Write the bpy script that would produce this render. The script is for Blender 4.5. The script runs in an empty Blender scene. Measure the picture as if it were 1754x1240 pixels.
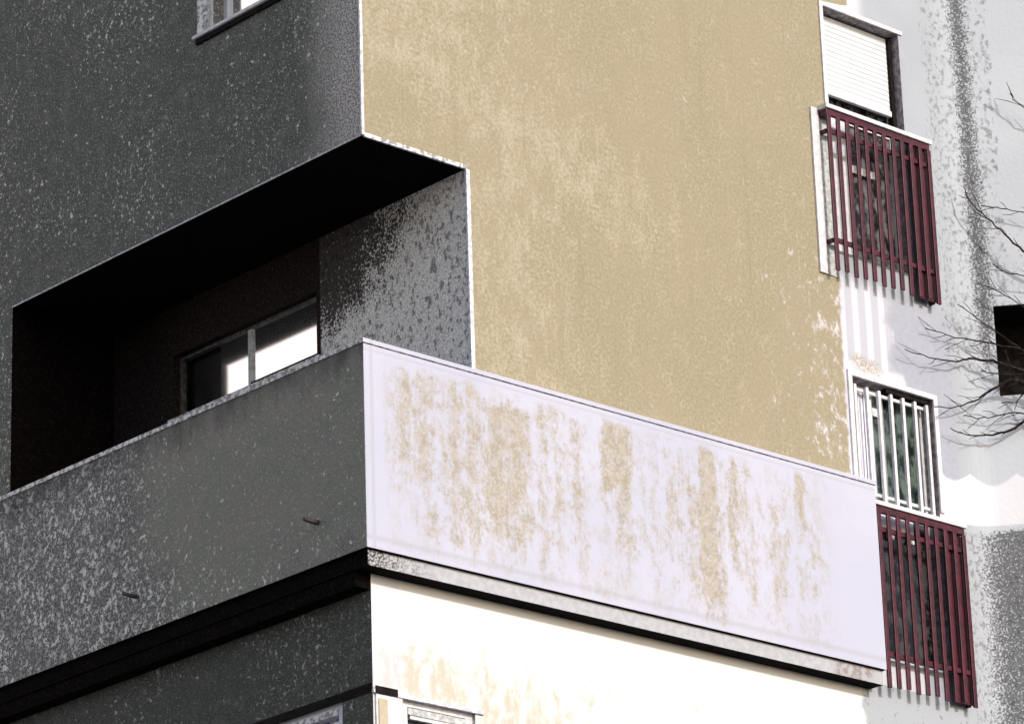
import bpy, bmesh, math, random
from mathutils import Matrix, Vector

# ------------------------------------------------------------------ camera, sky, sun
K = 1.35                 # metres per drawing unit
Z0 = 8.8                 # height of the upper soffit above the ground, drawing units
EXPOSURE = 0.25
SUN_STRENGTH = 2.0
SKY_STRENGTH = 0.15
SUN_AZ, SUN_EL = 2.5, 24.0       # azimuth measured from the facade's normal towards +X

S = bpy.context.scene
cam_d = bpy.data.cameras.new("camera"); cam = bpy.data.objects.new("camera", cam_d)
S.collection.objects.link(cam); S.camera = cam
right = Vector((0.74323643, -0.66830526, -0.03110779))
down = Vector((0.21087799, 0.27814162, -0.93710603))
fwd = Vector((0.63492526, 0.68993139, 0.34765585))
m = Matrix.Identity(4)
for i in range(3):
    m[i][0] = right[i]; m[i][1] = -down[i]; m[i][2] = -fwd[i]
m.translation = Vector((-11.28458123, -13.25465938, -7.61394978 + Z0)) * K
cam.matrix_world = m
cam_d.sensor_width = 36.0; cam_d.lens = 36.0 * 6882.15 / 1754.0
cam_d.clip_start = 0.1; cam_d.clip_end = 2000.0

S.view_settings.view_transform = 'Standard'; S.view_settings.look = 'None'
S.view_settings.gamma = 1.0; S.view_settings.exposure = EXPOSURE

sd = Vector((math.sin(math.radians(SUN_AZ)) * math.cos(math.radians(SUN_EL)),
             -math.cos(math.radians(SUN_AZ)) * math.cos(math.radians(SUN_EL)),
             math.sin(math.radians(SUN_EL))))
world = bpy.data.worlds.new("World"); S.world = world; world.use_nodes = True
wn = world.node_tree; wn.nodes.clear()
sky = wn.nodes.new('ShaderNodeTexSky'); sky.sky_type = 'NISHITA'; sky.sun_disc = False
sky.sun_elevation = math.radians(SUN_EL)
sky.air_density = 0.8; sky.dust_density = 2.2; sky.ozone_density = 0.4
sky.sun_rotation = math.atan2(sd.x, sd.y)
bg = wn.nodes.new('ShaderNodeBackground'); bg.inputs[1].default_value = SKY_STRENGTH
wo = wn.nodes.new('ShaderNodeOutputWorld')
wn.links.new(sky.outputs[0], bg.inputs[0]); wn.links.new(bg.outputs[0], wo.inputs[0])
sl = bpy.data.lights.new("sun", 'SUN'); so = bpy.data.objects.new("sun", sl); S.collection.objects.link(so)
sl.energy = SUN_STRENGTH; sl.angle = math.radians(0.5); sl.color = (1.0, 0.98, 0.955)
so.rotation_euler = sd.to_track_quat('Z', 'Y').to_euler(); so.location = sd * 60

# ------------------------------------------------------------------ node helper
class G:
    """tiny expression builder on a material's node tree; world position in drawing units"""
    def __init__(s, name):
        s.m = bpy.data.materials.new(name); s.m.use_nodes = True
        s.t = s.m.node_tree; s.t.nodes.clear()
        s.out = s.n('ShaderNodeOutputMaterial'); s.b = s.n('ShaderNodeBsdfPrincipled')
        s.t.links.new(s.b.outputs[0], s.out.inputs[0])
        g = s.n('ShaderNodeNewGeometry')
        s.p = s.vm('MULTIPLY_ADD', g.outputs['Position'], (1 / K,) * 3, (0, 0, -Z0))
        sp = s.n('ShaderNodeSeparateXYZ'); s.t.links.new(s.p, sp.inputs[0])
        s.x, s.y, s.z = sp.outputs
    def n(s, t): return s.t.nodes.new(t)
    def set(s, sock, v):
        if isinstance(v, bpy.types.NodeSocket): s.t.links.new(v, sock)
        else: sock.default_value = v
    def vm(s, op, a, b, c=None):
        n = s.n('ShaderNodeVectorMath'); n.operation = op
        s.set(n.inputs[0], a); s.set(n.inputs[1], b)
        if c is not None: s.set(n.inputs[2], c)
        return n.outputs[0]
    def ma(s, op, a, b=0.0, c=0.0, clamp=False):
        n = s.n('ShaderNodeMath'); n.operation = op; n.use_clamp = clamp
        s.set(n.inputs[0], a); s.set(n.inputs[1], b); s.set(n.inputs[2], c)
        return n.outputs[0]
    def add(s, a, b): return s.ma('ADD', a, b)
    def mul(s, a, b): return s.ma('MULTIPLY', a, b)
    def sub(s, a, b): return s.ma('SUBTRACT', a, b)
    def mx(s, a, b): return s.ma('MAXIMUM', a, b)
    def noise(s, scale, stretch=(1, 1, 1), detail=3.0, rough=.5, off=(0, 0, 0), dist=0.0):
        n = s.n('ShaderNodeTexNoise'); n.inputs['Scale'].default_value = scale
        n.inputs['Detail'].default_value = detail; n.inputs['Roughness'].default_value = rough
        n.inputs['Distortion'].default_value = dist
        s.t.links.new(s.vm('MULTIPLY_ADD', s.p, stretch, off), n.inputs['Vector']); return n.outputs[0]
    def ss(s, v, lo, hi, a=0.0, b=1.0):      # smooth map
        n = s.n('ShaderNodeMapRange'); n.interpolation_type = 'SMOOTHSTEP'
        s.set(n.inputs[0], v); s.set(n.inputs[1], lo); s.set(n.inputs[2], hi)
        s.set(n.inputs[3], a); s.set(n.inputs[4], b); return n.outputs[0]
    def band(s, v, c, w, soft):              # 1 inside |v-c|<w
        d = s.ma('ABSOLUTE', s.sub(v, c)); return s.ss(d, w - soft, w + soft, 1.0, 0.0)
    def mix(s, f, a, b):
        n = s.n('ShaderNodeMix'); n.data_type = 'RGBA'
        s.set(n.inputs[0], f)
        s.set(n.inputs[6], a if isinstance(a, bpy.types.NodeSocket) else (*a, 1))
        s.set(n.inputs[7], b if isinstance(b, bpy.types.NodeSocket) else (*b, 1)); return n.outputs[2]
    def done(s, col, rough=.9, bump=None, strength=.4, dist=.01, spec=.2, metal=0.0):
        s.set(s.b.inputs['Base Color'], col if isinstance(col, bpy.types.NodeSocket) else (*col, 1))
        s.set(s.b.inputs['Roughness'], rough); s.b.inputs['Specular IOR Level'].default_value = spec
        s.b.inputs['Metallic'].default_value = metal
        if bump is not None:
            n = s.n('ShaderNodeBump'); n.inputs['Strength'].default_value = strength
            n.inputs['Distance'].default_value = dist
            s.t.links.new(bump, n.inputs['Height']); s.t.links.new(n.outputs[0], s.b.inputs['Normal'])
        return s.m

def speck(g, scale, cut, soft=.03, off=(0, 0, 0), stretch=(1, 1, 1)):
    """roundish chips; cut may be a socket"""
    n = g.noise(scale, stretch, 3, .6, off)
    return g.ss(n, cut, g.add(cut, soft) if isinstance(cut, bpy.types.NodeSocket) else cut + soft)

# --- dark roughcast of the shaded street front
def m_dark():
    g = G('dark_roughcast')
    fine = g.noise(130, detail=3, rough=.7); mid = g.noise(12, detail=5, rough=.65)
    low = g.noise(1.6, detail=3, off=(3, 1, 2))
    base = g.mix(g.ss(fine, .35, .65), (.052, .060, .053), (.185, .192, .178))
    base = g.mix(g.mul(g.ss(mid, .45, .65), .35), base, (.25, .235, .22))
    # pale chips of the aggregate, thinner in places
    cut = g.ss(low, .35, .65, .625, .565)
    chips = g.mx(g.mul(speck(g, 30, g.add(cut, .012), .10), g.ss(mid, .35, .55, .45, 1.0)), g.mul(speck(g, 58, g.add(cut, .02), .09, off=(3, 1, 1)), .7))
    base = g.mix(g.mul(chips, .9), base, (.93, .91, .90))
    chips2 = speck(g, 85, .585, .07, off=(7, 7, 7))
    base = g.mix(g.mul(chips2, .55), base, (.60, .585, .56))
    # pale weathered strip up the corner
    e = g.add(g.y, g.mul(g.sub(g.noise(4, detail=5, rough=.65), .5), .35))
    wz = g.ss(g.z, -.1, .05)
    w = g.mul(g.ss(e, .52, .04), wz)
    pale = g.mix(g.ss(g.noise(90, detail=3), .40, .60), (.26, .24, .23), (.74, .70, .68))
    base = g.mix(g.mul(w, .85), base, pale)
    base = g.mix(g.mul(g.ss(g.z, -2.10, -2.11), .45), base, (.02, .02, .022))      # shade below the balcony painted into the lowest storey
    h = g.add(g.mul(g.noise(70, detail=3), 1.0), g.mul(chips, .5))
    return g.done(base, .95, h, .75, .015)
# --- parapet on the shaded side: smooth greenish grey with flinty lower left
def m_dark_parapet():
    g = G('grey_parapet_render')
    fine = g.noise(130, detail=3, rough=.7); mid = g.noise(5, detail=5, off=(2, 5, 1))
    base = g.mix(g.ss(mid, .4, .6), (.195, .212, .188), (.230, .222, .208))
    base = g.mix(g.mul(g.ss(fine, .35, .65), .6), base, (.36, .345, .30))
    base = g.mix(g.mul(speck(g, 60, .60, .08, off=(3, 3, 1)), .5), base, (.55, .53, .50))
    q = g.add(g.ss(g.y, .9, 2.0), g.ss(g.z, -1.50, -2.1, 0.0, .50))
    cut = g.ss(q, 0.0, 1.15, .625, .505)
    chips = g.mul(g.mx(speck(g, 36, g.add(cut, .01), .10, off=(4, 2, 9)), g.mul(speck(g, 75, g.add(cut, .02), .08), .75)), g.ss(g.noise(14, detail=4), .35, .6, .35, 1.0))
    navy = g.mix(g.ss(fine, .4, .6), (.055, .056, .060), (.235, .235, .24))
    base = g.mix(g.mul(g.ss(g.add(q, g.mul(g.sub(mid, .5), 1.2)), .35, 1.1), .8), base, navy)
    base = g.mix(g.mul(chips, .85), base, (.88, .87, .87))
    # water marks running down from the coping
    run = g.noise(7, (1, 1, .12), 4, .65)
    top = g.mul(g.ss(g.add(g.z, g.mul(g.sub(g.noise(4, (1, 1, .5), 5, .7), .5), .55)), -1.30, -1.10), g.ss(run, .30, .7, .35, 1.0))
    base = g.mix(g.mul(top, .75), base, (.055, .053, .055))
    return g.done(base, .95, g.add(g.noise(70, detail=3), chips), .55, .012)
# --- recess wall: pale with dark pits
def m_recess():
    g = G('pitted_recess_render')
    fine = g.noise(120, detail=3, rough=.7)
    base = g.mix(g.ss(fine, .36, .64), (.50, .49, .48), (.93, .91, .90))
    low = g.noise(2.5, detail=3, off=(0, 4, 4))
    pits = speck(g, 42, g.ss(low, .35, .65, .55, .50), .08, off=(1, 6, 3), stretch=(1, 1, .7))
    base = g.mix(g.mul(pits, .8), base, (.15, .145, .14))
    # recess shade painted as dark specks around the window head
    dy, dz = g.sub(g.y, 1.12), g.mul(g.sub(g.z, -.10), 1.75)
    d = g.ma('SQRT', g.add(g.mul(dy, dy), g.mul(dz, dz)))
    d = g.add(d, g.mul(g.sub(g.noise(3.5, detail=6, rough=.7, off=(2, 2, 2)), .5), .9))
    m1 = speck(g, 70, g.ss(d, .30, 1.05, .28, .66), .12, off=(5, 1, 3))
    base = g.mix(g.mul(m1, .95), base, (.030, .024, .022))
    return g.done(base, .95, g.noise(70, detail=3), .6, .012)
def m_brown():  # shade of the deep recess put into the wall colour
    g = G('shade_brown_wall_paint')
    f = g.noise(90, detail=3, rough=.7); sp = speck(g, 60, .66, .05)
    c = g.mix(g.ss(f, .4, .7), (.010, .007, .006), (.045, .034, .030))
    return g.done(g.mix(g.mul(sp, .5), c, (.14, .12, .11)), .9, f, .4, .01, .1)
# --- near-black paint standing in for shade on soffits and recess sides
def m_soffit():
    g = G('shade_black_soffit')
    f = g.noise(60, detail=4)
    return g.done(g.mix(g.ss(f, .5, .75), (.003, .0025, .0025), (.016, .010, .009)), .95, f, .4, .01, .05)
def shade_specks(g, col, corner_shade, core):
    """pits and specks of painted corner shade: sparse where corner_shade is low, closing up where core is high"""
    a = speck(g, 40, g.ss(corner_shade, 0.0, 1.0, .76, .48), .20, off=(2, 8, 5), stretch=(1, 1, .75))
    b = speck(g, 95, g.ss(core, 0.0, 1.0, .78, .30), .18, off=(1, 1, 5))
    col = g.mix(g.mul(a, .62), col, (.13, .13, .135))
    return g.mix(g.mul(b, .82), col, (.06, .06, .062))
# --- sunlit side: ochre upper field, pale grey window bay, white patches, corner shade painted as specks
def m_facade():
    g = G('ochre_and_pale_render')
    fine = g.noise(60, detail=3); mid = g.noise(9, (1, 1, .6), 7, .72); low = g.noise(1.7, (1, 1, .6), 3)
    ochre = g.mix(g.ss(fine, .3, .7), (.285, .250, .170), (.350, .308, .215))
    ochre = g.mix(g.mul(g.ss(low, .4, .62), .4), ochre, (.345, .295, .218))
    # worn pale bloom, mostly near the corner and in a diagonal drift
    d1 = g.band(g.x, .35, .55, .45)
    d2 = g.band(g.add(g.x, g.mul(g.z, .0)), .95, .35, .35)
    d2 = g.mul(d2, g.ss(g.z, 1.7, .2))
    drift = g.band(g.add(g.z, g.mul(g.x, .30)), .62, .22, .22)
    drift = g.mul(g.mul(drift, .8), g.ss(g.x, 2.4, 1.5))
    den = g.mx(g.mx(g.mul(d1, g.ss(g.z, .2, 1.0)), g.mul(d2, .6)), drift)
    mm = g.add(g.mul(mid, .6), g.mul(fine, .4))
    bloom = g.mul(g.ss(g.add(g.add(mm, g.mul(den, .13)), g.mul(g.sub(g.noise(38, (1, 1, .6), 3, .7), .5), .16)), .50, .74), .75)
    ochre = g.mix(bloom, ochre, (.46, .415, .325))
    sp = speck(g, 45, .70, .05, off=(9, 2, 4)); ochre = g.mix(g.mul(sp, .6), ochre, (.56, .53, .46))
    rn = g.noise(6, (1.5, 1, .08), 5, .65, (7, 7, 7))
    ochre = g.mix(g.mul(g.ss(rn, .56, .74), .30), ochre, (.235, .20, .135))
    ochre = g.mix(g.mul(g.ss(g.noise(55, detail=3, rough=.7, off=(6, 6, 6)), .54, .66), .32), ochre, (.245, .213, .145))
    # flaking at the lower right of the field
    fl = g.mul(g.ss(g.x, 2.5, 3.2), g.ss(g.z, .45, -.2))
    fl = g.ss(g.add(g.noise(15, (1, 1, .7), 7, .75, (5, 5, 1)), g.mul(fl, .12)), .62, .76)
    ochre = g.mix(fl, ochre, (.60, .59, .63))
    # pale bay: light grey paint
    pale = g.mix(g.ss(g.noise(2.2, detail=2), .35, .65), (.362, .391, .437), (.390, .420, .468))
    lav = g.mix(g.ss(g.noise(30, detail=2), .3, .7), (.352, .368, .440), (.380, .394, .466))
    pale = g.mix(g.ss(g.z, .15, -.1), pale, lav)
    wob = g.mul(g.sub(g.noise(8, detail=4, off=(0, 3, 0)), .5), .22)
    # whitewashed patches, and w3: sunlit band below a painted scalloped shadow edge
    w1 = g.mul(g.band(g.add(g.x, wob), 3.44, .19, .03), g.ss(g.add(g.z, wob), -.55, -.50))
    w1 = g.mul(w1, g.ss(g.z, .12, .06))
    stripes = g.ss(g.ma('SINE', g.mul(g.x, 62.0)), -.2, .5, .45, 1.0)
    w1 = g.mul(w1, stripes)
    w2 = g.mul(g.band(g.add(g.x, wob), 3.38, .34, .03), g.ss(g.z, -.36, -.40))
    w2 = g.mul(w2, g.ss(g.z, -.52, -.47, 1.0, 1.0))
    shadow_scal = g.mul(g.ma('ABSOLUTE', g.ma('SINE', g.mul(g.x, 10.5))), .07)
    w3 = g.ss(g.add(g.z, g.add(shadow_scal, g.mul(wob, .25))), -.815, -.835)
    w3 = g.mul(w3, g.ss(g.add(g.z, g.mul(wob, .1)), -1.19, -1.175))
    w4 = g.mul(g.ss(g.x, 3.62, 3.50), g.ss(g.add(g.z, wob), 1.62, 1.66))
    near = g.mul(g.ss(g.x, 4.02, 3.94), g.mx(g.band(g.z, 1.02, .62, .02), g.band(g.z, -.8, .37, .02)))
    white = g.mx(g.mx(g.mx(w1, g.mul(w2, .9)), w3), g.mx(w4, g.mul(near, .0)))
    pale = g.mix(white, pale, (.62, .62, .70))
    patch = g.mul(g.band(g.add(g.x, wob), 3.42, .10, .04), g.band(g.add(g.z, wob), -.39, .06, .03))
    pale = g.mix(g.mul(patch, g.ss(fine, .35, .6)), pale, (.40, .36, .28))
    # pits, and inner corner shade painted as dark specks
    corner_shade = g.mul(g.ss(g.x, 3.92, 4.12), g.mx(g.ss(g.z, -.60, .0, .30, 1.0), g.ss(g.z, -1.10, -1.25)))
    pale = shade_specks(g, pale, corner_shade, g.mul(corner_shade, g.ss(g.z, -1.1, -1.3, .35, .60)))
    # boundary between the two paints, ragged
    edge = g.ss(g.add(g.add(g.x, g.mul(wob, .35)), g.mul(g.mul(g.ss(g.z, 1.66, 1.70), -1.0), g.ss(g.x, 3.7, 3.3, 0.0, .33))), 3.245, 3.265)
    col = g.mix(edge, ochre, pale)
    h = g.add(g.noise(45, detail=4), g.mul(mid, .6))
    return g.done(col, .92, h, .22, .012)
# --- stained whitewashed parapet
def m_white_parapet():
    g = G('stained_whitewash')
    fine = g.noise(55, detail=3); fl = g.noise(15, (1, 1, .7), 8, .74, (1, 1, 7))
    run = g.noise(6, (2.4, 1, .14), 5, .65, (3, 3, 3)); blot = g.noise(3.2, (1, 1, .55), 3, .5, (4, 0, 1))
    wx = g.add(g.x, g.add(g.mul(g.sub(g.noise(4, (1, 1, .8), 5, .65, (6, 2, 2)), .5), .16), g.mul(g.sub(g.noise(22, detail=3), .5), .05)))
    wz = g.add(g.z, g.mul(g.sub(g.noise(5, (2, 1, 1), 4, .6, (2, 9, 2)), .5), .28))
    tot = None
    for c, w, z1, z2, a in ((.30, .24, -1.18, -1.85, .17), (.60, .22, -1.18, -2.04, .20), (.76, .15, -1.2, -1.98, .27), (.14, .17, -1.2, -1.85, .15), (1.10, .17, -1.15, -2.0, .13), (1.75, .30, -1.2, -2.04, .10), (2.45, .30, -1.2, -1.98, .09),
                            (1.12, .12, -1.2, -1.95, .12), (1.46, .105, -1.15, -1.62, .42), (1.50, .07, -1.5, -1.95, .18),
                            (1.80, .17, -1.25, -1.95, .12), (2.08, .06, -1.17, -2.05, .44), (2.06, .13, -1.35, -2.05, .18),
                            (2.26, .045, -1.22, -1.85, .27), (2.44, .16, -1.35, -1.85, .13), (2.745, .028, -1.15, -1.46, .46),
                            (2.80, .10, -1.4, -1.85, .10), (.40, .14, -1.85, -2.03, .24)):
        t = g.mul(g.mul(g.band(wx, c, w, .05 if w > .08 else .02), a),
                  g.mul(g.ss(wz, z1 + .03, z1 - .04), g.ss(wz, z2 - .12, z2 + .28)))
        tot = t if tot is None else g.mx(tot, t)
    v = g.add(g.add(g.mul(fl, .50), g.mul(run, .30)), g.add(g.mul(fine, .12), g.mul(blot, .08)))
    grain = g.mul(g.sub(g.noise(48, (1, 1, .6), 4, .7, (2, 2, 8)), .5), .22)
    st = g.ss(g.add(g.add(v, grain), g.mul(tot, .58)), .505, .68)
    veil = g.mul(g.ss(g.add(g.add(fl, grain), g.mul(run, .5)), .66, .94), .5)
    st = g.mx(st, veil)
    inside = g.mul(g.ss(g.z, -1.125, -1.19), g.ss(g.z, -2.085, -2.04))
    inside = g.mul(inside, g.mul(g.ss(g.x, -.03, .05), g.ss(g.x, 3.0, 2.85)))
    st = g.mul(g.mul(st, inside), g.ss(g.noise(70, detail=4, rough=.7), .36, .56, .45, 1.0))
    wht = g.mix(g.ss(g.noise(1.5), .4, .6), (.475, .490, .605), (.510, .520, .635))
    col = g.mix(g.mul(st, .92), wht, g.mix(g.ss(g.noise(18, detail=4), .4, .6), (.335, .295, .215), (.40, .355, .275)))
    grey = g.mx(g.band(g.z, -2.035, .012, .012), g.band(g.x, -.075, .010, .008))
    grey = g.mx(grey, g.mul(g.band(g.z, -1.135, .006, .006), .8))
    col = g.mix(g.mul(grey, .45), col, (.38, .38, .43))
    return g.done(col, .9, g.add(fine, fl), .15, .01)
# --- lower white wall
def m_white_wall():
    g = G('whitewashed_lower_wall')
    fine = g.noise(50, detail=3); fl = g.noise(10, (1, 1, .7), 5, .65, (8, 1, 2)); run = g.noise(5, (1.5, 1, .3), 3, .5)
    den = g.mul(g.ss(g.z, -2.28, -2.66), g.ss(g.x, 1.9, .5, .3, 1.0))
    st = g.ss(g.add(g.add(g.mul(g.noise(20, (1, 1, .6), 6, .72), .6), g.mul(run, .4)), g.mul(den, .15)), .54, .70)
    st = g.mul(g.mul(st, .8), g.ss(g.z, -2.25, -2.5))
    col = g.mix(st, (.74, .745, .76), (.50, .45, .36))
    lav = g.mul(g.ss(g.x, .17, .165), .5)
    col = g.mix(lav, col, (.60, .60, .70))
    # grey roughcast at the far end beneath the railing
    e = g.ss(g.add(g.x, g.mul(g.sub(fl, .5), .2)), 3.22, 3.28)
    pits = speck(g, 24, .60, .08, off=(2, 8, 5))
    pale = g.mix(g.mul(pits, .55), (.385, .415, .46), (.16, .16, .17))
    col = g.mix(e, col, pale)
    return g.done(col, .9, g.add(fine, fl), .15, .01)
def m_band():
    g = G('grey_slab_edge_render'); n = g.noise(30, detail=4); f = g.noise(90, detail=3)
    c = g.mix(g.ss(n, .35, .65), (.40, .41, .45), (.46, .47, .505))
    rust = g.mul(g.mul(g.band(g.x, 3.08, .14, .03), g.ss(n, .40, .60)), .65)
    c = g.mix(rust, c, (.20, .135, .125))
    corner_dark = g.mul(g.ss(g.add(g.x, g.mul(g.sub(n, .5), .5)), .35, -.1), g.ss(f, .40, .60))  # darker specks towards the corner end
    c = g.mix(corner_dark, c, (.04, .028, .024))
    return g.done(c, .9, n, .3, .006)
def m_wing():
    g = G('pale_grey_wing_render')
    fine = g.noise(60, detail=3)
    base = g.mix(g.ss(g.noise(2.5, detail=3), .35, .65), (.570, .605, .66), (.605, .645, .70))
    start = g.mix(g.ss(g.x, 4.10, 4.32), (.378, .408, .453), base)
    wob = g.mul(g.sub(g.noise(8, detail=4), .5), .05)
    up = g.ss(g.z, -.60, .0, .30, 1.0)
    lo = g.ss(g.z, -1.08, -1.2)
    edge = g.ss(g.add(g.x, wob), 4.395, 4.375)                       # painted shade stops at this edge
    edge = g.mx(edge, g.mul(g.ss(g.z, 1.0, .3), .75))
    corner_shade = g.mx(g.mul(up, edge), lo)
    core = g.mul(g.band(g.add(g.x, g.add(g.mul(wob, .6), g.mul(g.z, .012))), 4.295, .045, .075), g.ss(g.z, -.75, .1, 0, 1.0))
    core = g.mx(g.mul(corner_shade, .30), g.mx(core, g.mul(lo, g.ss(g.add(g.x, wob), 4.12, 4.36, .40, 1.0))))
    shadow_scal = g.mul(g.ma('ABSOLUTE', g.ma('SINE', g.mul(g.sub(g.x, g.y), 9.0))), .06)  # scalloped shadow edge painted into the wing colour
    white = g.mul(g.ss(g.add(g.z, shadow_scal), -.83, -.85), g.ss(g.z, -1.13, -1.115))
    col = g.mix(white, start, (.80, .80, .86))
    col = shade_specks(g, col, g.mul(corner_shade, g.ss(white, 0, 1, 1, 0)), g.mul(core, g.ss(white, 0, 1, 1, 0)))
    return g.done(col, .92, g.noise(45, detail=4), .2, .012)
def m_paint(name, c1, c2, rough=.5, scale=30, spec=.4, bump=.1):
    g = G(name); n = g.noise(scale, detail=4, rough=.65)
    return g.done(g.mix(g.ss(n, .35, .65), c1, c2), rough, n, bump, .004, spec)
def m_glass(name, c1, c2, scale=6):
    g = G(name); n = g.noise(scale, (1, 1, .6), 4, .65)
    return g.done(g.mix(g.ss(n, .42, .62), c1, c2), .22, n, .03, .004, .5)
def m_mirror():
    g = G('mirror_glass'); n = g.noise(3)
    return g.done(g.mix(n, (.93, .91, .97), (.97, .96, 1.0)), .06, n, .01, .003, .5, .97)
def m_curtain():
    g = G('pale_blind_cloth'); n = g.noise(28, (1, 1, .2), 3)
    return g.done(g.mix(g.ss(n, .3, .7), (.80, .79, .88), (.87, .86, .94)), .7, n, .1, .005, .2)
def m_trim():
    g = G('worn_grey_trim'); n = g.noise(38, detail=3)
    c = g.mix(g.ss(n, .42, .55), (.30, .30, .31), (.78, .78, .79))
    return g.done(c, .85, n, .5, .008)
def m_bead():
    g = G('pale_corner_bead'); n = g.noise(40, detail=3)
    return g.done(g.mix(g.ss(n, .35, .6), (.50, .50, .56), (.80, .80, .86)), .8, n, .3, .004)
def m_bark():
    g = G('dark_bark'); n = g.noise(40, detail=4)
    return g.done(g.mix(g.ss(n, .4, .65), (.012, .009, .009), (.05, .035, .03)), .95, n, .7, .01)
def m_ground():
    g = G('asphalt'); n = g.noise(60, detail=4); l = g.noise(.6, detail=3)
    return g.done(g.mix(g.ss(l, .35, .65), g.mix(n, (.035, .035, .036), (.06, .06, .06)), (.045, .043, .042)), .9, n, .4, .01)

M = dict(dark=m_dark(), dpar=m_dark_parapet(), recess=m_recess(), brown=m_brown(), soffit=m_soffit(), facade=m_facade(),
         wpar=m_white_parapet(), wwall=m_white_wall(), wing=m_wing(), curtain=m_curtain(), mirror=m_mirror(), trim=m_trim(), bead=m_bead(),
         bark=m_bark(), ground=m_ground(),
         white=m_paint('white_window_paint', (.56, .56, .60), (.72, .72, .75)),
         shutter=m_paint('white_shutter_plastic', (.60, .625, .67), (.66, .685, .73), .5, 12),
         greypaint=m_paint('greyed_window_paint', (.34, .36, .36), (.60, .62, .62), .6, 45),
         red=m_paint('oxblood_railing_paint', (.030, .0018, .0065), (.085, .0045, .019), .45, 26, .4, .2),
         glass=m_glass('dark_window_glass', (.004, .004, .005), (.014, .015, .016)),
         green=m_glass('green_tinted_glass', (.006, .010, .010), (.10, .14, .12), 13),
         mottle=m_glass('dusty_door_glass', (.008, .008, .009), (.16, .16, .16), 16),
         reveal=m_paint('rosy_grey_reveal', (.16, .13, .14), (.36, .33, .35), .9, 30, .1, .4),
         brownframe=m_paint('dark_brown_frame', (.03, .028, .03), (.12, .12, .125), .6, 35),
         blackglass=m_glass('blackened_door_glass', (.002, .002, .002), (.055, .056, .058), 15),
         ochrebox=m_paint('ochre_panel', (.45, .39, .28), (.52, .46, .35), .8, 20),
         band=m_band(),
         gap=m_paint('near_black_paint', (.008, .007, .007), (.02, .016, .015), .95, 30, .1),  # near-black fill; also paints shade over lower windows and under a sill
         iron=m_paint('rusty_iron', (.02, .018, .018), (.05, .045, .045), .6, 30),
         asphaltroof=m_paint('roof_felt', (.08, .08, .085), (.12, .12, .12), .95, 20))

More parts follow.
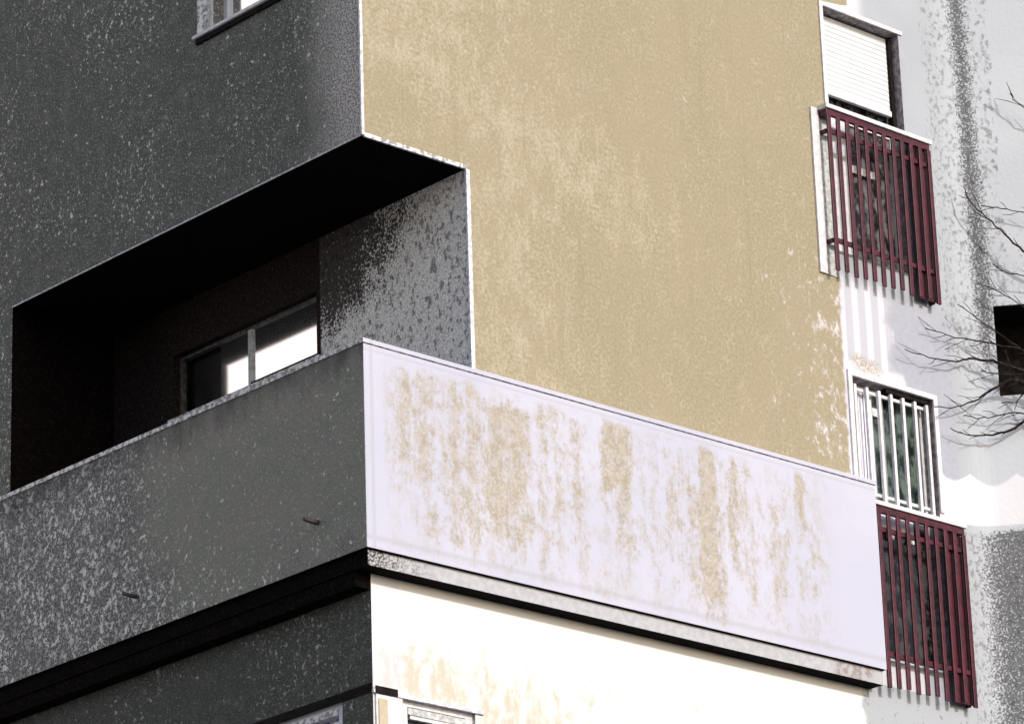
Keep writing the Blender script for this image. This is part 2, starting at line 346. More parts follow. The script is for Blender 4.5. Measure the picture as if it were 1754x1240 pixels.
# ------------------------------------------------------------------ mesh helper (vertices in drawing units)
class MB:
    def __init__(s): s.v = []; s.f = []; s.mi = []
    def quad(s, pts, mi=0):
        i = len(s.v); s.v += [tuple(p) for p in pts]; s.f.append(tuple(range(i, i + len(pts)))); s.mi.append(mi)
    def box(s, x0, x1, y0, y1, z0, z1, mi=0):
        p = [(x, y, z) for z in (z0, z1) for y in (y0, y1) for x in (x0, x1)]
        i = len(s.v); s.v += p
        for f in ((0, 2, 3, 1), (4, 5, 7, 6), (0, 1, 5, 4), (2, 6, 7, 3), (0, 4, 6, 2), (1, 3, 7, 5)):
            s.f.append(tuple(i + k for k in f)); s.mi.append(mi)
        return s
    def tube(s, pts, rads, n=6):
        i0 = len(s.v); P = [Vector(p) for p in pts]
        for k, p in enumerate(P):
            d = (P[min(k + 1, len(P) - 1)] - P[max(k - 1, 0)]).normalized()
            a = d.cross(Vector((0, .3, 1))).normalized(); b = d.cross(a)
            for j in range(n):
                t = 2 * math.pi * j / n; s.v.append(tuple(p + (a * math.cos(t) + b * math.sin(t)) * rads[k]))
        for k in range(len(P) - 1):
            for j in range(n):
                a = i0 + k * n + j; b = i0 + k * n + (j + 1) % n
                s.f.append((a, b, b + n, a + n)); s.mi.append(0)
        s.f.append(tuple(i0 + j for j in range(n))[::-1]); s.mi.append(0)
        s.f.append(tuple(i0 + (len(P) - 1) * n + j for j in range(n))); s.mi.append(0)
    def slab(s, axis, a0, a1, z0, z1, t0, t1, holes, pick=None):
        """wall with rectangular holes (a0,a1,z0,z1); axis 'x': runs along X, thick in Y (t0..t1); 'y' the other way"""
        A = sorted({a0, a1, *[min(max(h[i], a0), a1) for h in holes for i in (0, 1)]})
        Z = sorted({z0, z1, *[min(max(h[i], z0), z1) for h in holes for i in (2, 3)]})
        def inside(i, j):
            if not (0 <= i < len(A) - 1 and 0 <= j < len(Z) - 1): return False
            ca, cz = (A[i] + A[i + 1]) / 2, (Z[j] + Z[j + 1]) / 2
            return not any(h[0] < ca < h[1] and h[2] < cz < h[3] for h in holes)
        def P(a, t, z): return (a, t, z) if axis == 'x' else (t, a, z)
        for i in range(len(A) - 1):
            for j in range(len(Z) - 1):
                if not inside(i, j): continue
                l, r, b, t = A[i], A[i + 1], Z[j], Z[j + 1]
                s.quad([P(l, t0, b), P(r, t0, b), P(r, t0, t), P(l, t0, t)])
                s.quad([P(l, t1, b), P(l, t1, t), P(r, t1, t), P(r, t1, b)])
                if not inside(i - 1, j): s.quad([P(l, t0, b), P(l, t0, t), P(l, t1, t), P(l, t1, b)])
                if not inside(i + 1, j): s.quad([P(r, t0, b), P(r, t1, b), P(r, t1, t), P(r, t0, t)])
                if not inside(i, j - 1): s.quad([P(l, t0, b), P(l, t1, b), P(r, t1, b), P(r, t0, b)])
                if not inside(i, j + 1): s.quad([P(l, t0, t), P(r, t0, t), P(r, t1, t), P(l, t1, t)])
        return s
    def build(s, name, mats, parent=None, pick=None, bevel=0.0, smooth=False, label=None, kind=None):
        me = bpy.data.meshes.new(name)
        me.from_pydata([(x * K, y * K, (z + Z0) * K) for x, y, z in s.v], [], s.f)
        if not isinstance(mats, (list, tuple)): mats = [mats]
        for mt in mats: me.materials.append(mt)
        bm = bmesh.new(); bm.from_mesh(me)
        for f, mi in zip(bm.faces, s.mi): f.material_index = mi
        bmesh.ops.remove_doubles(bm, verts=bm.verts, dist=1e-5)
        bmesh.ops.recalc_face_normals(bm, faces=bm.faces)
        if pick:
            for f in bm.faces:
                c = f.calc_center_median(); f.material_index = pick(f.normal, Vector((c.x / K, c.y / K, c.z / K - Z0)))
        if smooth:
            for f in bm.faces: f.smooth = True
        bm.to_mesh(me); bm.free()
        o = bpy.data.objects.new(name, me); S.collection.objects.link(o)
        if parent is not None:
            o.parent = parent; o.matrix_parent_inverse = parent.matrix_world.inverted()
        if bevel:
            b = o.modifiers.new('edge', 'BEVEL'); b.width = bevel * K; b.segments = 2; b.limit_method = 'ANGLE'
        if label: o['label'] = label
        if kind: o['kind'] = kind
        return o

def thing(name, label, cat, loc=(0, 0, 0), group=None):
    o = bpy.data.objects.new(name, None); S.collection.objects.link(o)
    o.location = (loc[0] * K, loc[1] * K, (loc[2] + Z0) * K); o['label'] = label; o['category'] = cat
    if group: o['group'] = group
    bpy.context.view_layer.update()
    return o

# ------------------------------------------------------------------ ground
mb = MB(); mb.quad([(-400, -400, -Z0), (400, -400, -Z0), (400, 400, -Z0), (-400, 400, -Z0)])
mb.build('ground', M['ground'], kind='structure')
mb = MB(); mb.box(-2.2, 9, -2.2, -.32, -Z0, -Z0 + .09); mb.box(-2.2, -.32, -.32, 9, -Z0, -Z0 + .09)
mb.build('pavement', m_paint('pavement_concrete', (.22, .22, .21), (.30, .29, .28), .9, 20, .2, .3), kind='structure')

# ------------------------------------------------------------------ the building
T = .2                     # wall thickness
Q = .12                    # how far the balcony stands out
TOP = 3.2; GR = -Z0; LEND = 7.0; REND = 4.10
B = thing('apartment_building', 'corner apartment building with dark roughcast side, ochre sunlit side and stained balcony parapet', 'building', (0, 0, -Z0))

# street side (faces -X)
LW = (.30, 1.135, .962, 1.75)                 # upper window hole
BW = (.215, 1.55, -3.55, -2.70)               # lower ribbon window hole
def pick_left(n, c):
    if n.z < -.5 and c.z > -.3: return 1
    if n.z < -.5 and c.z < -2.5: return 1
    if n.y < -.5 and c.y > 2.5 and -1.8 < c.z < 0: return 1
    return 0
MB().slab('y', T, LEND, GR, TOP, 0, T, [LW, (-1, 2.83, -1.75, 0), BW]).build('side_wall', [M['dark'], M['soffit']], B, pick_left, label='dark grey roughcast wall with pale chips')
# sunlit side (faces -Y)
def pick_right(n, c):
    if n.x < -.5:
        if c.x < .01: return 1                # street-side return of the corner
        if .6 < c.x < .7: return 2            # jamb of the balcony recess
        if c.x > 3.0: return 4
    if n.z < -.5:
        if -.3 < c.z < .3 and c.x < .7: return 3
        if c.x > 3.0: return 4
        if c.z < -2.5: return 3
    if c.z < -2.09: return 5 if n.y < -.5 else 0
    if n.x > .5 and c.x > 3.5: return 4
    return 0
W1 = (3.26, 3.86, .22, 1.635); W2 = (3.30, 3.925, -1.97, -.475); W3 = (.175, .612, -3.5, -2.70)
mbf = MB().slab('x', 0, REND, GR, TOP, 0, T, [W1, W2, W3, (-1, .655, -1.75, 0)])
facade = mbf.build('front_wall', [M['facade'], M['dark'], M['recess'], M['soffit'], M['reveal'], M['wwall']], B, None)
# split lower band so that the whitewash starts under the balcony
bm = bmesh.new(); bm.from_mesh(facade.data)
bmesh.ops.bisect_plane(bm, geom=bm.verts[:] + bm.edges[:] + bm.faces[:], plane_co=(0, 0, (-2.12 + Z0) * K), plane_no=(0, 0, 1))
for f in bm.faces:
    c = f.calc_center_median(); f.material_index = pick_right(f.normal, Vector((c.x / K, c.y / K, c.z / K - Z0)))
bm.to_mesh(facade.data); bm.free()
facade['label'] = 'ochre wall ending in a pale grey window bay'

# balcony recess: back wall, side wall, ceiling, floor
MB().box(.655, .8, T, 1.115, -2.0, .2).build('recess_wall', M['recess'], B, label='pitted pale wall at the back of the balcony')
MB().slab('y', 1.115, 3.03, -2.0, .2, .658, .8, [(1.150, 2.318, -.672, -.275)]).build('window_wall', M['brown'], B, label='wall around the recess window, its shade painted dark brown')
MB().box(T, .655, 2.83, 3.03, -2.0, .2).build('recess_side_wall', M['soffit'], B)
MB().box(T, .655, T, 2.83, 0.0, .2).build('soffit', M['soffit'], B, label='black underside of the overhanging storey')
MB().box(0.002, .655, .002, 2.83, -2.05, -1.95).build('balcony_floor', M['asphaltroof'], B)
# roof
MB().box(.0, 4.6, .0, LEND, TOP, TOP + .15).build('roof', M['asphaltroof'], B)
MB().box(-.06, 4.66, -.06, LEND + .06, TOP + .15, TOP + .24).build('roof_edge', M['bead'], B)
# rear closure so the block is solid from other sides
MB().box(4.40, 4.6, .2, LEND, GR, TOP).box(.2, 4.4, LEND - .2, LEND - .0, GR, TOP).build('rear_wall', M['dark'], B)
# dark rooms behind the window openings
mb = MB(); mb.box(.55, .56, .2, 1.6, .9, 1.8); mb.build('room_partition', M['gap'], B)

# pale beads along the arrises
mb = MB()
mb.box(-.006, .010, -.007, .004, .004, TOP)
mb.build('corner_bead', M['bead'], B, label='pale worn corner strip of the upper storey')
MB().box(-.0045, .0025, .010, 2.83, .0, .0055).build('drip_edge', M['bead'], B, label='thin pale edge under the dark wall')
MB().box(.012, .66, -.0055, .006, -.004, .017).build('drip_edge', M['trim'], B, label='speckled pale edge under the ochre wall')
MB().box(.649, .672, -.006, .006, -1.75, -.004).build('corner_bead', M['bead'], B, label='pale strip where ochre wall meets the recess')

# the balcony parapet, L-shaped with mitred corner
def lshape(mb, o, i, z0, z1, xe, ye):
    """o: outer offset, i: inner offset"""
    v = [(-o, -o), (xe, -o), (xe, -i), (-i, -i), (-i, ye), (-o, ye)]
    n = len(v)
    mb.quad([(x, y, z1) for x, y in v]); mb.quad([(x, y, z0) for x, y in reversed(v)])
    for k in range(n):
        a, b = v[k], v[(k + 1) % n]; mb.quad([(*a, z0), (*b, z0), (*b, z1), (*a, z1)])
ZT, ZB, XE, YE = -1.108, -2.088, 3.30, 4.6
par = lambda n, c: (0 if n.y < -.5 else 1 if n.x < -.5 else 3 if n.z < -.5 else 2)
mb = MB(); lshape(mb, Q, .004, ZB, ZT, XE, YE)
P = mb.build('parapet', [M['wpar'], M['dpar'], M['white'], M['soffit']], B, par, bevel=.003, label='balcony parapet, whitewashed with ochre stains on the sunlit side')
mb = MB(); lshape(mb, Q + .008, .004, ZT + .0015, ZT + .022, XE + .004, YE)
mb.build('coping', [M['wpar'], M['trim'], M['wpar'], M['trim']], P, par, label='thin speckled coping')
mb = MB(); lshape(mb, Q - .022, .004, ZB - .075, ZB - .0015, XE - .01, YE)
mb.build('slab_edge', [M['band'], M['soffit'], M['soffit'], M['soffit']], P, par, label='set back slab edge under the parapet')  # faces other than the sunlit one painted near-black as shade
MB().box(-.088, -.0045, .0, YE, -2.238, ZB - .0765).build('shade_beam', M['soffit'], P, label='black strip painting in the shade under the balcony')  # added dark bar that paints the shade below the balcony
# rainwater spouts
for (yy, zz) in ((.222, -1.885), (1.592, -1.898)):
    mb = MB(); mb.tube([(-Q + .01, yy, zz), (-Q - .03, yy, zz - .002), (-Q - .085, yy, zz + .002)], [.012, .011, .010], 10)
    mb.build('drain_spout', M['iron'], P, smooth=True, label='small dark drain spout')

# ---- windows --------------------------------------------------------------
def ring(mb, axis, a0, a1, z0, z1, t0, t1, w, wb=None):
    """a rectangular frame butted end to end"""
    wb = wb or w
    f = (lambda l, r, b, t: mb.box(l, r, t0, t1, b, t)) if axis == 'x' else (lambda l, r, b, t: mb.box(t0, t1, l, r, b, t))
    f(a0, a1, z1 - w, z1); f(a0, a1, z0, z0 + wb); f(a0, a0 + w, z0 + wb, z1 - w); f(a1 - w, a1, z0 + wb, z1 - w)
    return f

# upper window on the dark side
a0, a1, z0, z1 = LW
mb = MB(); f = ring(mb, 'y', a0, a1, z0, z1, .07, .11, .03)
w = mb.build('window', M['white'], B, bevel=.002, label='bright window cut by the top edge on the dark wall')
MB().box(.09, .10, a0 + .03, a1 - .03, z0 + .03, z1 - .03).build('pane', M['mirror'], w)
mb = MB(); mb.box(-.028, .068, a0 - .05, a1 + .135, z0 - .012, z0 + .006)
mb.build('sill', M['white'], w, bevel=.002)
MB().box(-.016, -.001, a0 - .045, a1 + .12, z0 - .040, z0 - .0135).build('sill_shadow', M['gap'], w)  # dark strip standing in for the shadow below the sill
mb = MB(); mb.box(-.006, .0, a1 + .035, a1 + .118, z0 + .007, z1 + .05).build('architrave', M['trim'], w)
mb = MB(); mb.box(-.004, .004, a1 - .002, a1 + .034, z0 + .007, z1 + .05).build('seal', M['greypaint'], w)

# sliding window at the back of the recess
mb = MB(); X = .655
f = ring(mb, 'y', 1.150, 2.318, -.672, -.275, X + .045, X + .075, .018, .06)
w = mb.build('window', M['brownframe'], B, bevel=.0015, label='low sliding window at the back of the balcony recess')
MB().box(X + .045, X + .074, 1.715, 1.750, -.612, -.293).build('mullion', M['greypaint'], w)
MB().box(X + .055, X + .06, 1.168, 1.715, -.627, -.293).build('pane', M['mirror'], w, label='pane mirroring the added pale block')
MB().box(X + .055, X + .06, 1.75, 1.985, -.627, -.293).build('pane', M['mirror'], w, label='pane mirroring the added pale block')
mb = MB(); mb.box(X + .10, X + .105, 1.15, 2.318, -.672, -.275).build('pane', M['glass'], w)
mb = MB(); mb.box(X + .02, X + .044, 1.168, 1.70, -.612, -.594).build('slide_rail', M['gap'], w)
mb = MB(); mb.box(X - .012, X + .044, 1.118, 2.35, -.700, -.622).build('sill', M['trim'], w, bevel=.002)

# shuttered upper window of the bay with the balcony door below it
def slats(mb, x0, x1, y, z0, z1, h):
    n = int((z1 - z0) / h)
    for k in range(n):
        b = z0 + k * h; mb.quad([(x0, y, b), (x1, y, b), (x1, y - .0035, b + h * .2), (x0, y - .0035, b + h * .2)])
        mb.quad([(x0, y - .0035, b + h * .2), (x1, y - .0035, b + h * .2), (x1, y - .001, b + h), (x0, y - .001, b + h)])
    mb.quad([(x0, y + .012, z0), (x0, y + .012, z1), (x1, y + .012, z1), (x1, y + .012, z0)])
a0, a1, z0, z1 = W1
mb = MB(); f = ring(mb, 'x', a0, a1, z0, z1, .09, .125, .022); f(a0 + .022, a1 - .022, 1.035, 1.075)
w = mb.build('window', M['white'], B, bevel=.0015, label='upper bay window with its white roller shutter nearly closed')
mb = MB(); slats(mb, a0 + .012, a1 - .03, .070, 1.19, 1.632, .029); mb.build('shutter', M['shutter'], w)
MB().box(a0 + .012, a1 - .03, .055, .078, 1.155, 1.188).build('shutter_rail', M['white'], w, bevel=.003)
MB().box(a1 - .028, a1 - .004, .050, .088, 1.08, 1.62).build('guide', M['gap'], w)
MB().box(a0 + .022, a1 - .022, .105, .11, z0 + .022, z1 - .022).build('pane', M['mottle'], w)
mb = MB(); mb.box(a0 + .022, a0 + .20, .070, .089, z0 + .022, 1.035); mb.box(a0 + .20, a0 + .44, .080, .089, .755, .80)
mb.build('door_frame', M['white'], w, bevel=.002)
MB().box(a0 - .150, a0 - .095, -.013, -.001, .06, 1.00).build('architrave', M['white'], w)
MB().box(a0 - .094, a0 - .002, -.006, -.001, .06, .99).build('jamb_strip', M['greypaint'], w)
MB().box(a0 - .03, a0 - .004, -.010, -.001, 1.03, z1 + .022).build('architrave', M['white'], w)
MB().box(a0 - .0035, a1 + .025, -.010, -.001, z1, z1 + .022).build('architrave', M['white'], w)
MB().box(a1 + .072, a1 + .085, -.010, -.001, .06, .94).build('architrave', M['white'], w)

# barred lower window of the bay
a0, a1, z0, z1 = W2
mb = MB(); f = ring(mb, 'x', a0, a1, z0, z1, .08, .115, .024); f(a0 + .024, a1 - .024, -1.16, -1.11); f(3.60, 3.625, -1.11, z1 - .024); f(a0 + .024, 3.60, -.62, -.575)
w = mb.build('window', M['white'], B, bevel=.0015, label='lower bay window behind white vertical bars')
MB().box(a0 + .02, a1 - .02, .098, .103, z0 + .02, z1 - .02).build('pane', M['green'], w)
mb = MB()
for k in range(9):
    x = a0 + .03 + k * .022; mb.box(x, x + .017, .066 + (k % 2) * .006, .079, -1.11, z1 - .03)
mb.build('curtain', M['curtain'], w)
mb = MB(); mb.box(a0 - .03, a0, -.012, -.001, -1.10, z1 + .03); mb.box(a0, a1 + .03, -.012, -.001, z1 + .002, z1 + .03); mb.box(a1, a1 + .03, -.012, -.001, -1.10, z1 + .002)
mb.build('architrave', M['white'], w)
MB().box(a0 + .28, a1 - .01, .01, .062, z1 - .026, z1 - .006).build('blind_box', M['gap'], w)
g_ = MB(); g_.box(a0, a1, .010, .022, -.565, -.548)
grille = MB()
for k in range(7):
    x = a0 + .035 + k * .092
    grille.box(x, x + .020, .012, .030, -1.13, z1 - .028)
gr = grille.box(a0 + .005, a1 - .005, .031, .045, -.53, -.512).box(a0 + .005, a1 - .005, .031, .045, -1.09, -1.072).build('window_grille', M['white'], w, bevel=.002)

# ribbon window on the ground side, sunlit face
a0, a1, z0, z1 = W3
mb = MB(); f = ring(mb, 'x', a0, a1, z0, z1, .02, .06, .045); f(a0 + .06, a1 - .06, -2.80, -2.766); f(.37, .395, z0 + .045, -2.80)
w = mb.build('window', M['white'], B, bevel=.002, label='white framed window at the bottom edge on the sunlit side')
MB().box(a0 + .02, a1 - .02, .045, .05, z0 + .02, z1 - .02).build('pane', M['glass'], w)
MB().box(a0 + .045, a1 - .045, .015, .019, -2.782, -2.750).build('vent', M['greypaint'], w)
mb = MB(); mb.box(.010, .165, -.010, -.001, -3.5, -2.725); mb.build('corner_board', M['white'], B)
MB().box(.022, .072, -.016, -.011, -3.5, -2.745).build('corner_panel', M['ochrebox'], B)
MB().box(-.006, .66, -.012, -.001, -2.72, -2.703).build('drip_edge', M['bead'], B, label='pale edge above the lower windows')
MB().box(-.0045, .0, .004, 3.2, -2.715, -2.672).build('shade_strip', M['gap'], B, label='dark strip painted in as shade over the lower windows')  # thin dark strips painting the shade of a window-head recess
MB().box(.004, .135, -.0155, -.0125, -2.722, -2.688).build('shade_strip', M['gap'], B, label='dark strip painted in as shade over the lower windows')
# ribbon window, shaded face
a0, a1, z0, z1 = BW
mb = MB(); f = ring(mb, 'y', a0, a1, z0, z1, .02, .07, .05); f(a0 + .05, a1 - .05, -2.83, -2.79); f(.60, .64, z0 + .05, -2.83)
w = mb.build('window', M['curtain'], B, bevel=.002, label='pale framed window at the bottom edge on the shaded side')
MB().box(.05, .055, a0 + .03, a1 - .03, z0 + .03, z1 - .03).build('pane', M['mirror'], w)
MB().box(.003, .019, a0 + .05, a1 - .05, -2.765, -2.735).build('blind_box', M['trim'], w)

# ---- oxblood railings -------------------------------------------------------
def railing(x0, x1, zt, zb, label, n=12):
    y = -.058
    mb = MB(); mb.box(x0, x1, y - .010, y + .010, zt - .036, zt - .002)
    for xx in (x0, x1 - .02): mb.box(xx, xx + .02, y + .0105, -.001, zt - .034, zt - .004)
    r = mb.build('railing', M['red'], B, bevel=.002, label=label)
    mb = MB(); mb.box(x0 - .012, x1 + .012, y - .022, .0 - .0135, zt, zt + .024); mb.build('ledge', M['white'], r, bevel=.002)
    for zz in (zt - .135, zb + .165):
        mb = MB(); mb.box(x0 + .012, x1 - .012, y - .004, y + .010, zz, zz + .026)
        for xx in (x0 + .006, x1 - .022): mb.box(xx, xx + .016, y + .0105, -.001, zz + .002, zz + .024)
        mb.build('rail', M['red'], r, bevel=.0015)
    rng = random.Random(int(x0 * 100) + int(zt * 10))
    st = (x1 - x0 - .024) / (n - 1)
    for k in range(n):
        x = x0 + .012 + k * st; j = rng.uniform(-.003, .003)
        mb = MB(); mb.box(x - .0135, x + .0135, y - .016, y - .0045, zb + .008 * math.sin(k * 2.1), zt - .0375)
        b = mb.build('bar', M['red'], r, bevel=.002)
    for k in range(2):                                   # returns to the wall
        for xx in (x1 - .012,):
            yy = y + .030 + k * .018
            mb = MB(); mb.box(xx - .006, xx + .006, yy - .0065, yy + .0065, zb + .004, zt - .036); mb.build('bar', M['red'], r, bevel=.0015)
    mb = MB(); mb.box(x1 - .135, x1 + .004, y + .0125, y + .0195, zb + .01, zt - .038); mb.build('end_plate', M['red'], r, bevel=.0015)
    return r
railing(3.170, 3.975, .988, .065, 'upper dark red railing, below the shuttered window')
railing(3.215, 4.030, -1.185, -2.150, 'lower dark red railing, past the end of the parapet')
# door behind the lower railing
D_ = MB().box(3.36, 3.89, .06, .079, -1.945, -1.17).build('balcony_door', M['blackglass'], B, label='dark dusty balcony door behind the lower railing')
mb = MB()
for k in range(8):
    mb.box(3.34 + k * .052, 3.388 + k * .052, .035 + .004 * (k % 2), .046 + .004 * (k % 2), -1.255 - .022 * ((k * 5) % 3), -1.165)
mb.build('pelmet', M['curtain'], D_)

# ------------------------------------------------------------------ pale wing beyond the inner corner
N = thing('neighbouring_wing', 'pale grey wing turning towards the viewer beyond the inner corner with painted shade', 'building', (5.2, -1, -Z0))
a = math.radians(50); dx, dy = math.cos(a), -math.sin(a)
prof = [(4.100, .0)]
cx, cr = 4.100, .25
for k in range(1, 9):
    t = a * k / 8; prof.append((cx + cr * math.sin(t), -(cr - cr * math.cos(t))))
ex, ey = prof[-1]
# opening sits on the straight part
o0, o1, L = .055, .60, 1.0
oz0, oz1 = -.40, .115
mb = MB()
for k in range(len(prof) - 1):
    p, q = prof[k], prof[k + 1]; mb.quad([(*p, GR), (*q, GR), (*q, TOP), (*p, TOP)])
def at(s, d, z): return (ex + dx * s - dy * d * 1.0, ey + dy * s + dx * d, z)      # d inward
def pq(s0, s1, z0, z1): mb.quad([at(s0, 0, z0), at(s1, 0, z0), at(s1, 0, z1), at(s0, 0, z1)])
pq(0, o0, GR, TOP); pq(o1, L, GR, TOP); pq(o0, o1, GR, oz0); pq(o0, o1, oz1, TOP)
for s0, s1, za, zb in ((o0, o0, oz0, oz1), (o1, o1, oz0, oz1)):
    mb.quad([at(s0, 0, za), at(s0, 0, zb), at(s0, .3, zb), at(s0, .3, za)])
mb.quad([at(o0, 0, oz1), at(o1, 0, oz1), at(o1, .3, oz1), at(o0, .3, oz1)]); mb.quad([at(o0, 0, oz0), at(o1, 0, oz0), at(o1, .3, oz0), at(o0, .3, oz0)])
# close the block behind
e0 = at(L, 0, 0); e1 = at(L, 1.6, 0); e2 = (4.61, 1.6, 0)
for p, q in ((e0, e1), (e1, e2)): mb.quad([(p[0], p[1], GR), (q[0], q[1], GR), (q[0], q[1], TOP), (p[0], p[1], TOP)])
mb.quad([(prof[0][0], prof[0][1], TOP), (ex, ey, TOP), (e0[0], e0[1], TOP), (e1[0], e1[1], TOP), (e2[0], e2[1], TOP)])
def pw(n, c):
    return 0
mb.build('wall', [M['wing']], N, pw, label='pale grey rendered wall with shade painted into its inner corner')
mb = MB(); mb.quad([at(o0, .29, oz0), at(o1, .29, oz0), at(o1, .29, oz1), at(o0, .29, oz1)])
mb.quad([at(o0 + .003, .01, oz0 + .003), at(o0 + .003, .01, oz1 - .003), at(o0 + .003, .289, oz1 - .003), at(o0 + .003, .289, oz0 + .003)])
mb.quad([at(o0 + .003, .01, oz1 - .003), at(o1 - .003, .01, oz1 - .003), at(o1 - .003, .289, oz1 - .003), at(o0 + .003, .289, oz1 - .003)])
mb.quad([at(o1 - .003, .01, oz0 + .003), at(o1 - .003, .01, oz1 - .003), at(o1 - .003, .289, oz1 - .003), at(o1 - .003, .289, oz0 + .003)])
mb.build('recess', M['gap'], N, label='black shaded opening')

# ------------------------------------------------------------------ added unseen pale block, brightens the panes and the shaded side
O = thing('added_reflector_block', 'added pale block out of view, reflecting light into the panes and shaded side', 'building', (-8, 12, -Z0))
rows = [(-7.6, -6.5), (-5.4, -4.3), (-3.2, -2.1), (-1.0, .1)]; cols = [(-12.5 + 1.7 * k, -11.8 + 1.7 * k) for k in range(5)]
hs = [(c0, c1, r0, r1) for c0, c1 in cols for r0, r1 in rows]
white_r = m_paint('added_block_render', (.74, .73, .72), (.80, .79, .78), .9, 3, .1, .2)
MB().slab('x', -13.5, -3.5, GR, 7.5, 9.0, 9.2, hs).build('wall', white_r, O)
MB().slab('y', 9.2, 16, GR, 7.5, -3.7, -3.5, [(10 + 1.6 * k, 10.7 + 1.6 * k, r0, r1) for k in range(3) for r0, r1 in rows]).build('side_wall', white_r, O)
MB().box(-13.5, -13.3, 9.2, 16, GR, 7.5).box(-13.3, -3.7, 15.8, 16, GR, 7.5).build('rear_wall', white_r, O)
MB().box(-13.6, -3.4, 8.9, 16.1, 7.5, 7.7).build('roof', M['asphaltroof'], O)  # top of the added unseen block
for h in hs:
    f = MB(); ring(f, 'x', h[0], h[1], h[2], h[3], 9.08, 9.12, .04); f = f.build('window', M['white'], O)
    MB().box(h[0] + .02, h[1] - .02, 9.10, 9.105, h[2] + .02, h[3] - .02).build('pane', M['glass'], f)

# ------------------------------------------------------------------ bare tree in front of the wing
CAM = (-11.28458123, -13.25465938, -7.61394978); F = 6882.15
def ray(px, py, y):
    u, v = (px - 877) / F, (py - 620) / F
    d = [right[i] * u + down[i] * v + fwd[i] for i in range(3)]
    t = (y - CAM[1]) / d[1]
    return Vector([CAM[i] + d[i] * t for i in range(3)])
def ray_wing(px, py, off):
    o, d = Vector(CAM), (ray(px, py, 0) - Vector(CAM))
    n = Vector((-math.sin(a), -math.cos(a), 0)); c = Vector((ex, ey, 0)) + n * off
    return o + d * ((c - o).dot(n) / d.dot(n))
TR = thing('bare_tree', 'leafless tree whose dark twigs reach in from the right edge', 'tree', (5.75, -1.35, -Z0))
base = Vector((5.75, -1.35, -.9))
rng = random.Random(5)
mb = MB(); tx, tz = base.x, base.z
pts = [(tx, -1.35, -Z0), (tx + .03, -1.35, -Z0 + 2.5), (tx - .02, -1.33, -Z0 + 5), (tx, -1.35, tz - 1.2), (tx + .02, -1.35, tz + .1), (tx - .05, -1.33, tz + 1.2), (tx + .03, -1.37, tz + 2.1), (tx, -1.35, tz + 3.0)]
mb.tube(pts, [.17, .14, .12, .10, .075, .05, .03, .008], 14)
mb.build('trunk', M['bark'], TR, smooth=True)
# each branch: pixel path guiding its sweep, from the trunk outwards, with a depth of its own
paths = [([(1900, 560), (1830, 480), (1754, 430), (1720, 401), (1690, 372), (1660, 346), (1650, 320)], -1.35, .012),
         ([(1900, 520), (1820, 380), (1754, 363), (1715, 357), (1680, 352)], -1.6, .008),
         ([(1900, 560), (1820, 480), (1754, 472), (1727, 468), (1700, 452)], -1.45, .008),
         ([(1900, 700), (1820, 650), (1754, 601), (1715, 574), (1680, 549), (1640, 521)], -1.3, .009),
         ([(1900, 690), (1800, 610), (1754, 600), (1702, 589), (1645, 580), (1614, 571), (1585, 562)], -1.7, .011),
         ([(1900, 720), (1790, 650), (1724, 626), (1702, 618), (1661, 613), (1639, 619), (1590, 612), (1550, 598)], -1.5, .016),
         ([(1900, 760), (1790, 660), (1732, 650), (1699, 666), (1677, 683), (1639, 697), (1601, 697)], -1.4, .017),
         ([(1900, 800), (1790, 700), (1754, 722), (1721, 741), (1690, 746), (1656, 745), (1628, 733)], -1.55, .016),
         ([(1900, 770), (1790, 715), (1735, 706), (1700, 714), (1672, 716), (1650, 712)], -1.65, .008),
         ([(1900, 700), (1790, 645), (1740, 641), (1694, 638), (1680, 634)], -1.5, .010),
         ([(1900, 300), (1800, 210), (1754, 186), (1736, 170), (1730, 160)], -1.5, .008),
         ([(1900, 640), (1800, 560), (1745, 520), (1715, 500), (1690, 490)], -1.5, .006),
         ([(1900, 900), (1820, 760), (1770, 690), (1735, 640), (1722, 600)], -1.45, .012),
         ([(1900, 860), (1820, 720), (1765, 660), (1740, 690), (1715, 690)], -1.6, .010)]
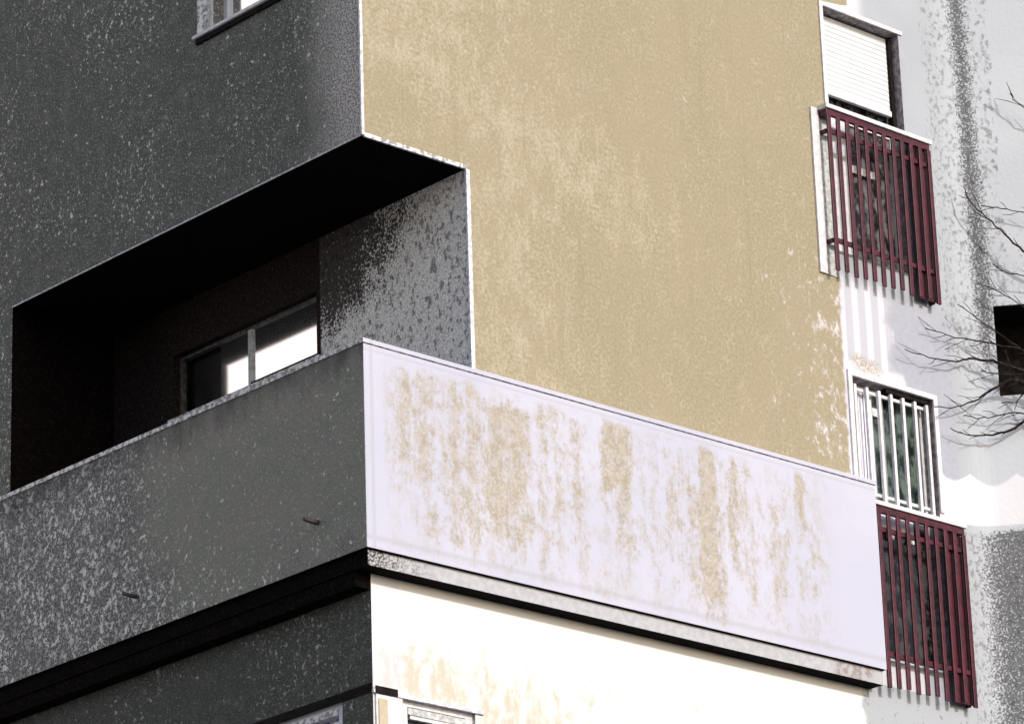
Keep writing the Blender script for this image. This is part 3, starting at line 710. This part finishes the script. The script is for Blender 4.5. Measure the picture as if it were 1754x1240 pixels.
for path, yd, r0 in paths:
    mb = MB(); P3 = []
    for k, (px, py) in enumerate(path):
        off = .07 + (yd + 1.5) * .12
        q = ray(px, py, -off)
        if px > 1640:                                    # in front of the cove and the wing
            q2 = ray_wing(px, py, off)
            q = q2 if q2.y < q.y else q
        P3.append(q)
    f0 = P3[0]; root = Vector((tx, -1.35, f0.z - rng.uniform(.35, .8)))
    P3 = [root, root.lerp(f0, .33) + Vector((0, -.06, rng.uniform(.0, .15))), root.lerp(f0, .7) + Vector((0, -.04, .12))] + P3
    # densify with wobble
    D = []; 
    for k in range(len(P3) - 1):
        for j in range(4):
            t = j / 4; p = P3[k].lerp(P3[k + 1], t)
            D.append(p + Vector((rng.uniform(-1, 1), rng.uniform(-1, 1), rng.uniform(-1, 1))) * .005)
    D.append(P3[-1]); n = len(D)
    R = [max(.0028, r0 * 1.0 * (1 - .9 * k / (n - 1))) for k in range(n)]
    mb.tube(D, R, 6)
    for k in range(5, n - 2, 2):                         # side twigs
        l = rng.uniform(.05, .16); dirv = (D[k + 1] - D[k - 1]).normalized()
        up = Vector((rng.uniform(-.4, .4), rng.uniform(-.6, .6), rng.choice((-1, 1)) * rng.uniform(.4, 1)))
        e = D[k] + (dirv * .9 + up * .6).normalized() * l; mid = D[k].lerp(e, .5) + Vector((0, 0, rng.uniform(-.01, .01)))
        mb.tube([D[k], mid, e], [R[k] * .5, .0022, .0012], 4)
    mb.build('branch', M['bark'], TR, smooth=True)

# the rest of the crown, outside the picture to the right
for k in range(26):
    z = -3.2 + k * .2; t = k * 2.4; L_ = rng.uniform(.9, 1.7) * (1 - k / 60)
    d = Vector((abs(math.cos(t)) * .9 + .1, min(.4, math.sin(t)), rng.uniform(.35, .9))).normalized()
    p0 = Vector((tx, -1.35, z)); D = [p0]
    for j in range(1, 9):
        D.append(D[-1] + (d + Vector((rng.uniform(-.3, .3), rng.uniform(-.3, .3), rng.uniform(-.2, .3)))).normalized() * L_ / 8)
    mb = MB(); mb.tube(D, [.022 * (1 - j / 9.5) for j in range(9)], 6)
    for j in range(2, 8):
        e = D[j] + (d + Vector((rng.uniform(-1, 1), rng.uniform(-1, 1), rng.uniform(-.2, 1)))).normalized() * rng.uniform(.2, .45)
        mb.tube([D[j], D[j].lerp(e, .5) + Vector((0, 0, .02)), e], [.007, .004, .0015], 4)
    mb.build('branch', M['bark'], TR, smooth=True)
